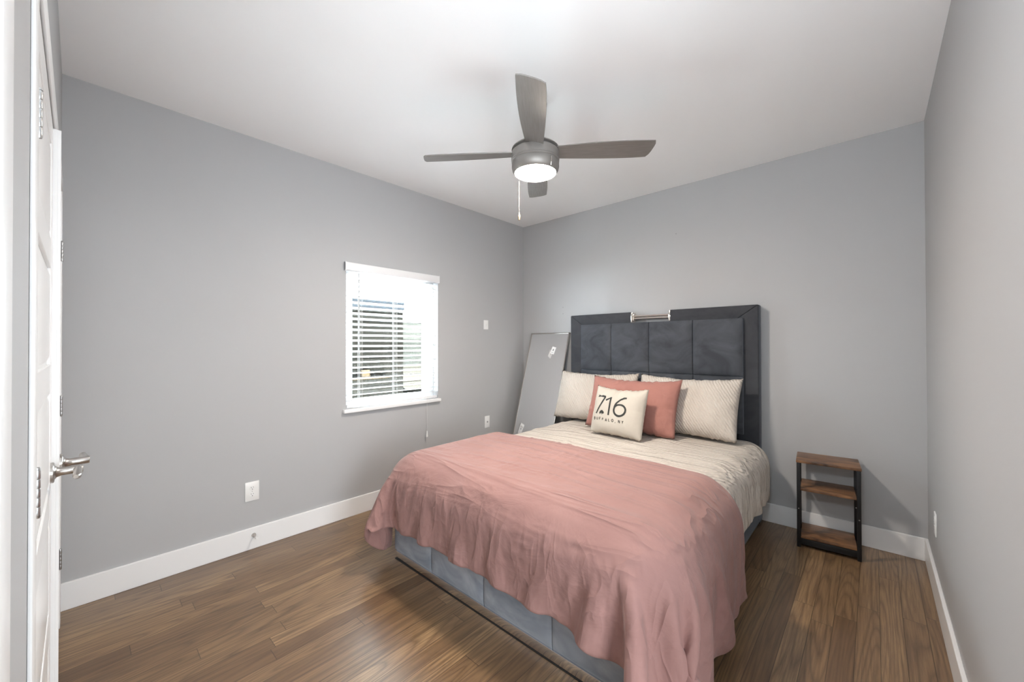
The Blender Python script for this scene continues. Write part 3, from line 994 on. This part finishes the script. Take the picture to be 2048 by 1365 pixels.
# ------------------------------------------------------------------ cloth drape (position based dynamics, deterministic)
def drape(xs, ys, start, collider, steps, seed, wrinkle=0.0, grav=1.0e-4, iters=6, bend=0.15, mu=0.75, corners=(0, 0)):
    """xs, ys: rest coordinates; start(X, Y) -> positions; collider(P) -> (sd, normal)."""
    rng = np.random.RandomState(seed)
    X, Y = np.meshgrid(xs, ys, indexing='ij')
    nx, ny = X.shape
    P = start(X, Y) + rng.normal(0, 0.0015, (nx, ny, 3))
    V = np.zeros_like(P)

    # smooth random stretching of the rest lengths makes natural wrinkles
    def smooth(a, k):
        for _ in range(k):
            a = (a + np.roll(a, 1, 0) + np.roll(a, -1, 0) + np.roll(a, 1, 1) + np.roll(a, -1, 1)) / 5
        return a / (a.std() + 1e-9)
    exm = 1 + wrinkle * smooth(rng.normal(0, 1, (nx, ny)), 14)
    eym = 1 + wrinkle * smooth(rng.normal(0, 1, (nx, ny)), 14)
    # rest shape in the plane: the two foot corners are rounded by `corners`
    QX, QY = X.copy(), Y.copy()
    for xe, sx, r in ((xs[0], 1, corners[0]), (xs[-1], -1, corners[1])):
        if r:
            cx, cy = xe + sx * r, ys[-1] + r
            a = np.clip((cx - X) * sx / r, 0, 1); b = np.clip((cy - Y) / r, 0, 1)
            k = (a > 0) & (b > 0)
            QX = np.where(k, cx - sx * r * a * np.sqrt(1 - b * b / 2), QX)
            QY = np.where(k, cy - r * b * np.sqrt(1 - a * a / 2), QY)
    Q = np.stack([QX, QY], -1)
    if corners != (0, 0):
        P = start(QX, QY) + rng.normal(0, 0.0015, (nx, ny, 3))

    def rl(A, B):
        return np.sqrt(((A - B) ** 2).sum(-1))
    Lx = rl(Q[1:], Q[:-1]) * (exm[1:] + exm[:-1]) / 2
    Ly = rl(Q[:, 1:], Q[:, :-1]) * (eym[:, 1:] + eym[:, :-1]) / 2
    Ld1 = rl(Q[1:, 1:], Q[:-1, :-1]); Ld2 = rl(Q[1:, :-1], Q[:-1, 1:])

    def con(A, B, L, k):
        d = B - A
        l = np.sqrt((d * d).sum(-1)) + 1e-9
        c = (k * 0.5 * (l - L) / l)[..., None] * d
        A += c
        B -= c

    for it in range(steps):
        damp = 0.98 if it < steps * 0.75 else 0.88
        old = P.copy()
        P += V * damp
        P[..., 2] -= grav
        for _ in range(iters):
            for o in (0, 1):
                n = (nx - o) // 2
                con(P[o:o + 2 * n:2], P[o + 1:o + 2 * n:2], Lx[o:o + 2 * n:2], 1.0)
                n = (ny - o) // 2
                con(P[:, o:o + 2 * n:2], P[:, o + 1:o + 2 * n:2], Ly[:, o:o + 2 * n:2], 1.0)
                n = (nx - o) // 2
                con(P[o:o + 2 * n:2, :-1], P[o + 1:o + 2 * n:2, 1:], Ld1[o:o + 2 * n:2], 0.2)
                con(P[o:o + 2 * n:2, 1:], P[o + 1:o + 2 * n:2, :-1], Ld2[o:o + 2 * n:2], 0.2)
        for s in range(4):
            n = len(range(s + 2, nx, 4))
            con(P[s::4][:n], P[s + 2::4][:n], rl(Q[s::4][:n], Q[s + 2::4][:n]), bend)
            n = len(range(s + 2, ny, 4))
            con(P[:, s::4][:, :n], P[:, s + 2::4][:, :n], rl(Q[:, s::4][:, :n], Q[:, s + 2::4][:, :n]), bend)
        for s in range(8):
            n = len(range(s + 4, nx, 8))
            con(P[s::8][:n], P[s + 4::8][:n], rl(Q[s::8][:n], Q[s + 4::8][:n]), bend * 0.6)
            n = len(range(s + 4, ny, 8))
            con(P[:, s::8][:, :n], P[:, s + 4::8][:, :n], rl(Q[:, s::8][:, :n], Q[:, s + 4::8][:, :n]), bend * 0.6)
        sd, nrm = collider(P)
        hit = (sd < 0.0005)[..., None]
        P += np.where(sd < 0, -sd, 0)[..., None] * nrm
        d = P - old
        dn = (d * nrm).sum(-1, keepdims=True) * nrm
        P = np.where(hit, old + dn + (d - dn) * (1 - mu), P)      # friction where it rests
        V = P - old
        V = np.where(hit, V - np.minimum((V * nrm).sum(-1, keepdims=True), 0) * nrm, V)
        fl = P[..., 2] < 0.014
        P[..., 2] = np.maximum(P[..., 2], 0.014)
        V[fl] *= 0.3
        sp = np.sqrt((V * V).sum(-1, keepdims=True))
        V *= np.minimum(1, 0.008 / (sp + 1e-9))
    return P


def laid(x0, x1, y0, ztop, gap=0.02):
    """start pose: flat on the bed, bent down where it passes the edges x0, x1 (sides) and y0 (foot)."""
    def f(X, Y):
        dl = np.maximum(0, x0 - X); dr = np.maximum(0, X - x1); df = np.maximum(0, y0 - Y)
        dx = dl + dr
        drop = np.sqrt(dx * dx + df * df)
        k = 0.30
        return np.stack([np.clip(X, x0, x1) + (dr - dl) * k + np.sign(X - 1.6) * (dx > 0) * gap,
                         np.maximum(Y, y0) - df * k - (df > 0) * gap,
                         ztop - drop * 0.95], -1)
    return f


def rbox(lo, hi, r, dome=0.0):
    c = (np.array(lo) + np.array(hi)) / 2
    h = (np.array(hi) - np.array(lo)) / 2 - r

    def f(P):
        q = P - c
        if dome:
            q = q.copy()
            u = np.clip(q[..., 0] / (h[0] + r), -1, 1); v = np.clip(q[..., 1] / (h[1] + r), -1, 1)
            q[..., 2] -= dome * (1 - u * u) * (1 - v * v)
        a = np.abs(q) - h
        m0 = np.maximum(a, 0)
        l = np.sqrt((m0 * m0).sum(-1))
        inside = a.max(-1)
        sd = np.where(inside > 0, l, inside) - r
        nrm = np.sign(q) * m0 / (l[..., None] + 1e-9)
        # deep inside: leave through the top
        deep = (inside <= 0)[..., None]
        nrm = np.where(deep, np.array([0, 0, 1.0]), nrm)
        sd = np.where(inside <= 0, -(h[2] + r - q[..., 2]), sd)
        return sd, nrm
    return f


def cloth_object(name, P, mat, thick, extra=None, sub=1):
    nx, ny = P.shape[:2]
    me = bpy.data.meshes.new(name)
    vs = P.reshape(-1, 3)
    idx = np.arange(nx * ny).reshape(nx, ny)
    f = np.stack([idx[:-1, :-1], idx[1:, :-1], idx[1:, 1:], idx[:-1, 1:]], -1).reshape(-1, 4)
    me.from_pydata(vs.tolist(), [], f.tolist())
    me.polygons.foreach_set('use_smooth', [True] * len(me.polygons))
    me.materials.append(mat)
    o = bpy.data.objects.new(name, me)
    COL.objects.link(o)
    s = o.modifiers.new('thick', 'SOLIDIFY')
    s.thickness = thick
    s.offset = 1.0
    d = o.modifiers.new('sub', 'SUBSURF')
    d.levels = d.render_levels = sub
    return o


# cream duvet over the whole bed
xs = np.linspace(0.86 - 0.42, 2.40 + 0.40, 112)
ys = np.linspace(-0.175, -1.85, 82)
colW = rbox((0.79, -3.0, -0.4), (2.50, 0.6, 0.622), 0.15, 0.012)
Pw = drape(xs, ys, laid(0.88, 2.40, -9.0, 0.66), colW, 260, 3, wrinkle=0.05, bend=0.12)
cd = cloth_object('cream_duvet', Pw, M['cream'], 0.022)
tag(cd, 'cream textured duvet spread over the bed below the pillows', 'duvet')

# pink duvet folded over the foot of the bed
xs = np.linspace(0.86 - 0.51, 2.40 + 0.655, 152)
ys = np.linspace(-1.36, -2.16 - 0.44, 74)
colP = rbox((0.715, -2.285, -0.4), (2.585, 0.6, 0.672), 0.22, 0.02)
Pp = drape(xs, ys, laid(0.82, 2.50, -2.18, 0.74), colP, 340, 11, wrinkle=0.04, bend=0.2, corners=(0.30, 0.16))
pd = cloth_object('pink_duvet', Pp, M['pink'], 0.024)
tag(pd, 'dusty pink duvet draped over the foot of the bed', 'duvet')


# ------------------------------------------------------------------ pillows
def pillow_surface(w, h, t, pinch, seed, wrk=0.004, ear=0.0):
    rng = random.Random(seed)
    ox, oy, oz = rng.uniform(0, 50), rng.uniform(0, 50), rng.uniform(0, 50)

    def f(s, v, side):
        """s, v in [-1, 1]; returns local point (x, y, z), front is -y."""
        x = w / 2 * s * (1 - pinch * (1 - v * v) ** 1.0 * abs(s) ** 1.5)
        z = h / 2 * v * (1 - pinch * 1.2 * (1 - s * s) ** 1.0 * abs(v) ** 1.5)
        e = max(0.0, (1 - abs(s) ** 3.2)) * max(0.0, (1 - abs(v) ** 3.2))
        y = t / 2 * e ** 0.62
        n = mnoise.noise(Vector((x * 9 + ox, z * 9 + oy, side * 3 + oz)))
        edge = max(abs(s), abs(v)) ** 3
        n2 = mnoise.noise(Vector((s * 3.0 * abs(v) * 4 + ox, v * 3.0 * abs(s) * 4 + oy, side + oz)))
        y += (wrk * n + wrk * 2.2 * edge * n2) * min(1, e * 4)
        sag = -0.022 * (1 - s * s) ** 0.8 * max(v, 0) + 0.010 * n2 * abs(v)
        return Vector((x, -side * y, z + sag + 0.002 * n))
    return f


def pillow(name, mat, loc, rx, rz, w, h, t, pinch, seed, label, cat, group=None, wrk=0.007, ry=0.0, n=44):
    f = pillow_surface(w, h, t, pinch, seed, wrk)
    bm = BM()
    nz = max(24, int(n * h / w))
    rows = {}
    for side in (1, -1):
        for i in range(n + 1):
            for k in range(nz + 1):
                s, v = -1 + 2 * i / n, -1 + 2 * k / nz
                border = i in (0, n) or k in (0, nz)
                if border and side == -1:
                    rows[side, i, k] = rows[1, i, k]
                    continue
                p = f(s, v, side)
                if border:
                    p.y = 0
                p.z += h / 2
                rows[side, i, k] = bm.verts.new(p)
    for side in (1, -1):
        for i in range(n):
            for k in range(nz):
                bm.faces.new([rows[side, i, k], rows[side, i + 1, k], rows[side, i + 1, k + 1], rows[side, i, k + 1]])
    o = link(name, bm, mat, None, smooth='all', loc=loc)
    o.rotation_euler = (rx, ry, rz)
    tag(o, label, cat, group)
    return o, f


ZT = 0.648
pillow('pillow', M['cream_pillow'], (1.137, -0.395, ZT), R(-20), R(2), 0.80, 0.475, 0.20, 0.035, 1,
       'cream pillow propped against the left half of the headboard', 'pillow', 'cream pillows against the headboard')
pillow('pillow', M['cream_pillow'], (1.941, -0.400, ZT), R(-20), R(-3), 0.80, 0.475, 0.20, 0.035, 2,
       'cream pillow propped against the right half of the headboard', 'pillow', 'cream pillows against the headboard')
pillow('pillow', M['pink_pillow'], (1.585, -0.585, ZT), R(-20), R(-2), 0.78, 0.455, 0.19, 0.04, 3,
       'dusty pink pillow standing between the cream pillows and the small printed cushion', 'pillow', wrk=0.006)
cu, cf = pillow('throw_cushion', M['linen'], (1.590, -0.790, ZT), R(-17), R(-6), 0.455, 0.385, 0.16, 0.03, 4,
                'small beige square cushion printed with the large number 716', 'cushion', wrk=0.003)
CUW, CUH = 0.455, 0.385


def on_cushion(u, v, lift=0.0012):
    """u, v in 0..1 over the cushion front -> local point."""
    u = 0.06 + u * 0.96
    p = cf(2 * u - 1, 2 * v - 1, 1)
    return Vector((p.x, p.y - lift, p.z + CUH / 2))


def stroke(bm, pts, wd):
    pts = [Vector((a, b, 0)) for a, b in pts]
    L, Rr = [], []
    for i, p in enumerate(pts):
        d = pts[min(i + 1, len(pts) - 1)] - pts[max(i - 1, 0)]
        d.x *= CUW; d.y *= CUH
        d.normalize()
        nrm = Vector((-d.y / CUW, d.x / CUH, 0))
        w_ = wd[i] if isinstance(wd, list) else wd
        a, b = p + nrm * w_ / 2, p - nrm * w_ / 2
        L.append(bm.verts.new(on_cushion(a.x, a.y))); Rr.append(bm.verts.new(on_cushion(b.x, b.y)))
    for i in range(len(pts) - 1):
        bm.faces.new((L[i], L[i + 1], Rr[i + 1], Rr[i]))


def seg(a, b, n=10):
    return [(a[0] + (b[0] - a[0]) * i / n, a[1] + (b[1] - a[1]) * i / n) for i in range(n + 1)]


def arc(cx, cy, rx, ry, a0, a1, n=28):
    return [(cx + rx * math.cos(R(a0 + (a1 - a0) * i / n)), cy + ry * math.sin(R(a0 + (a1 - a0) * i / n))) for i in range(n + 1)]


bm = BM()
SW = 0.0155
stroke(bm, seg((0.075, 0.765), (0.268, 0.765)), SW)
stroke(bm, seg((0.262, 0.762), (0.105, 0.375), 14), SW)
stroke(bm, seg((0.285, 0.690), (0.388, 0.770), 8), SW * 0.9)
stroke(bm, seg((0.385, 0.775), (0.385, 0.375), 14), SW)
stroke(bm, arc(0.595, 0.500, 0.112, 0.118, 0, 360, 40), SW)
stroke(bm, [(0.690 - 0.205 * math.sin(R(a)) , 0.772 - 0.272 * (1 - math.cos(R(a)))) for a in range(0, 91, 6)], SW)
# small bison silhouette standing as the dot
bis = [(0, .1), (.10, .62), (.28, .80), (.50, .95), (.70, .88), (.84, .70), (.95, .62), (1.0, .40), (.93, .20), (.82, .16), (.78, .34), (.70, .30), (.68, .0), (.60, .0), (.58, .28), (.40, .30), (.30, .34), (.26, .0), (.18, .0), (.16, .34), (.07, .45)]
vs = [bm.verts.new(on_cushion(0.182 + a * 0.108, 0.372 + b * 0.088, 0.0016)) for a, b in bis]
cen = bm.verts.new(on_cushion(0.182 + 0.5 * 0.108, 0.372 + 0.5 * 0.088, 0.0022))
for i in range(len(vs)):
    bm.faces.new((vs[i], vs[(i + 1) % len(vs)], cen))
# letters of the caption
def letters(bm, u0, v0, cw, chh, gap, text):
    G = {'B': [seg((0, 0), (0, 1), 4), arc(0.0, 0.75, 0.7, 0.25, 90, -90, 10), arc(0.0, 0.25, 0.85, 0.25, 90, -90, 10)],
         'U': [[(0, 1), (0, .35)] + arc(0.42, 0.33, 0.42, 0.33, 180, 360, 10) + [(.84, .35), (.84, 1)]],
         'F': [seg((0, 0), (0, 1), 4), seg((0, 1), (.8, 1), 3), seg((0, .52), (.65, .52), 3)],
         'A': [seg((0, 0), (.45, 1), 4), seg((.45, 1), (.9, 0), 4), seg((.2, .35), (.7, .35), 3)],
         'L': [seg((0, 1), (0, 0), 4), seg((0, 0), (.75, 0), 3)],
         'O': [arc(0.5, 0.5, 0.5, 0.5, 0, 360, 20)],
         ',': [seg((.3, .08), (.15, -.2), 2)],
         'N': [seg((0, 0), (0, 1), 4), seg((0, 1), (.8, 0), 4), seg((.8, 0), (.8, 1), 4)],
         'Y': [seg((0, 1), (.42, .48), 3), seg((.84, 1), (.42, .48), 3), seg((.42, .48), (.42, 0), 3)]}
    u = u0
    for ch in text:
        if ch == ' ':
            u += gap * 0.5
            continue
        for st_ in G[ch]:
            stroke(bm, [(u + a * cw, v0 + b * chh) for a, b in st_], 0.0045)
        u += gap * (0.55 if ch == ',' else 1.0)
letters(bm, 0.072, 0.252, 0.034, 0.052, 0.066, 'BUFFALO, NY')
link('printed_lettering', bm, M['ink'], cu)

# ------------------------------------------------------------------ end table
NXC, NYC = 2.822, -0.178
ns = empty('end_table', (NXC, NYC, 0), R(5.0))
tag(ns, 'narrow rustic brown end table with black metal legs by the back wall', 'end table')
nw, nd, nh, lg = 0.330, 0.262, 0.575, 0.020
bm = BM()
box(bm, -nw / 2, nw / 2, -nd / 2, nd / 2, nh - 0.016, nh, bev=0.0015)
link('table_top', bm, M['rustic'], ns, smooth=30)
for sx in (-1, 1):
    for sy in (-1, 1):
        cx_, cy_ = sx * (nw / 2 - lg / 2 - 0.003), sy * (nd / 2 - lg / 2 - 0.003)
        bm = BM()
        box(bm, cx_ - lg / 2, cx_ + lg / 2, cy_ - lg / 2, cy_ + lg / 2, 0, nh - 0.016, bev=0.0015)
        leg = link('leg', bm, M['black_metal'], ns, smooth=30)
        bm = BM()
        lathe(bm, [(0, 0), (0.004, 0), (0.003, 0.0015), (0, 0.002)], 12, trans(cx_, cy_ - lg / 2, 0.255) @ rotx(R(90)))
        link('screw', bm, M['hinge'], leg, smooth=40)
for zz, nm in ((0.375, 'shelf'), (0.062, 'shelf')):
    bm = BM()
    box(bm, -nw / 2 + lg + 0.004, nw / 2 - lg - 0.004, -nd / 2 + 0.006, nd / 2 - 0.006, zz, zz + 0.015, bev=0.0015)
    link(nm, bm, M['rustic'], ns, smooth=30)
for sy in (-1, 1):
    bm = BM()
    box(bm, -nw / 2 + lg, nw / 2 - lg, sy * (nd / 2 - 0.013) - 0.008, sy * (nd / 2 - 0.013) + 0.008, 0.020, 0.060, bev=0.0015)
    link('bottom_rail', bm, M['black_metal'], ns, smooth=30)
for sx in (-1, 1):
    for z0 in (0.02, 0.356, 0.540):
        bm = BM()
        box(bm, sx * (nw / 2 - 0.013) - 0.008, sx * (nw / 2 - 0.013) + 0.008, -nd / 2 + lg, nd / 2 - lg, z0, z0 + 0.018, bev=0.0015)
        link('side_rail', bm, M['black_metal'], ns, smooth=30)
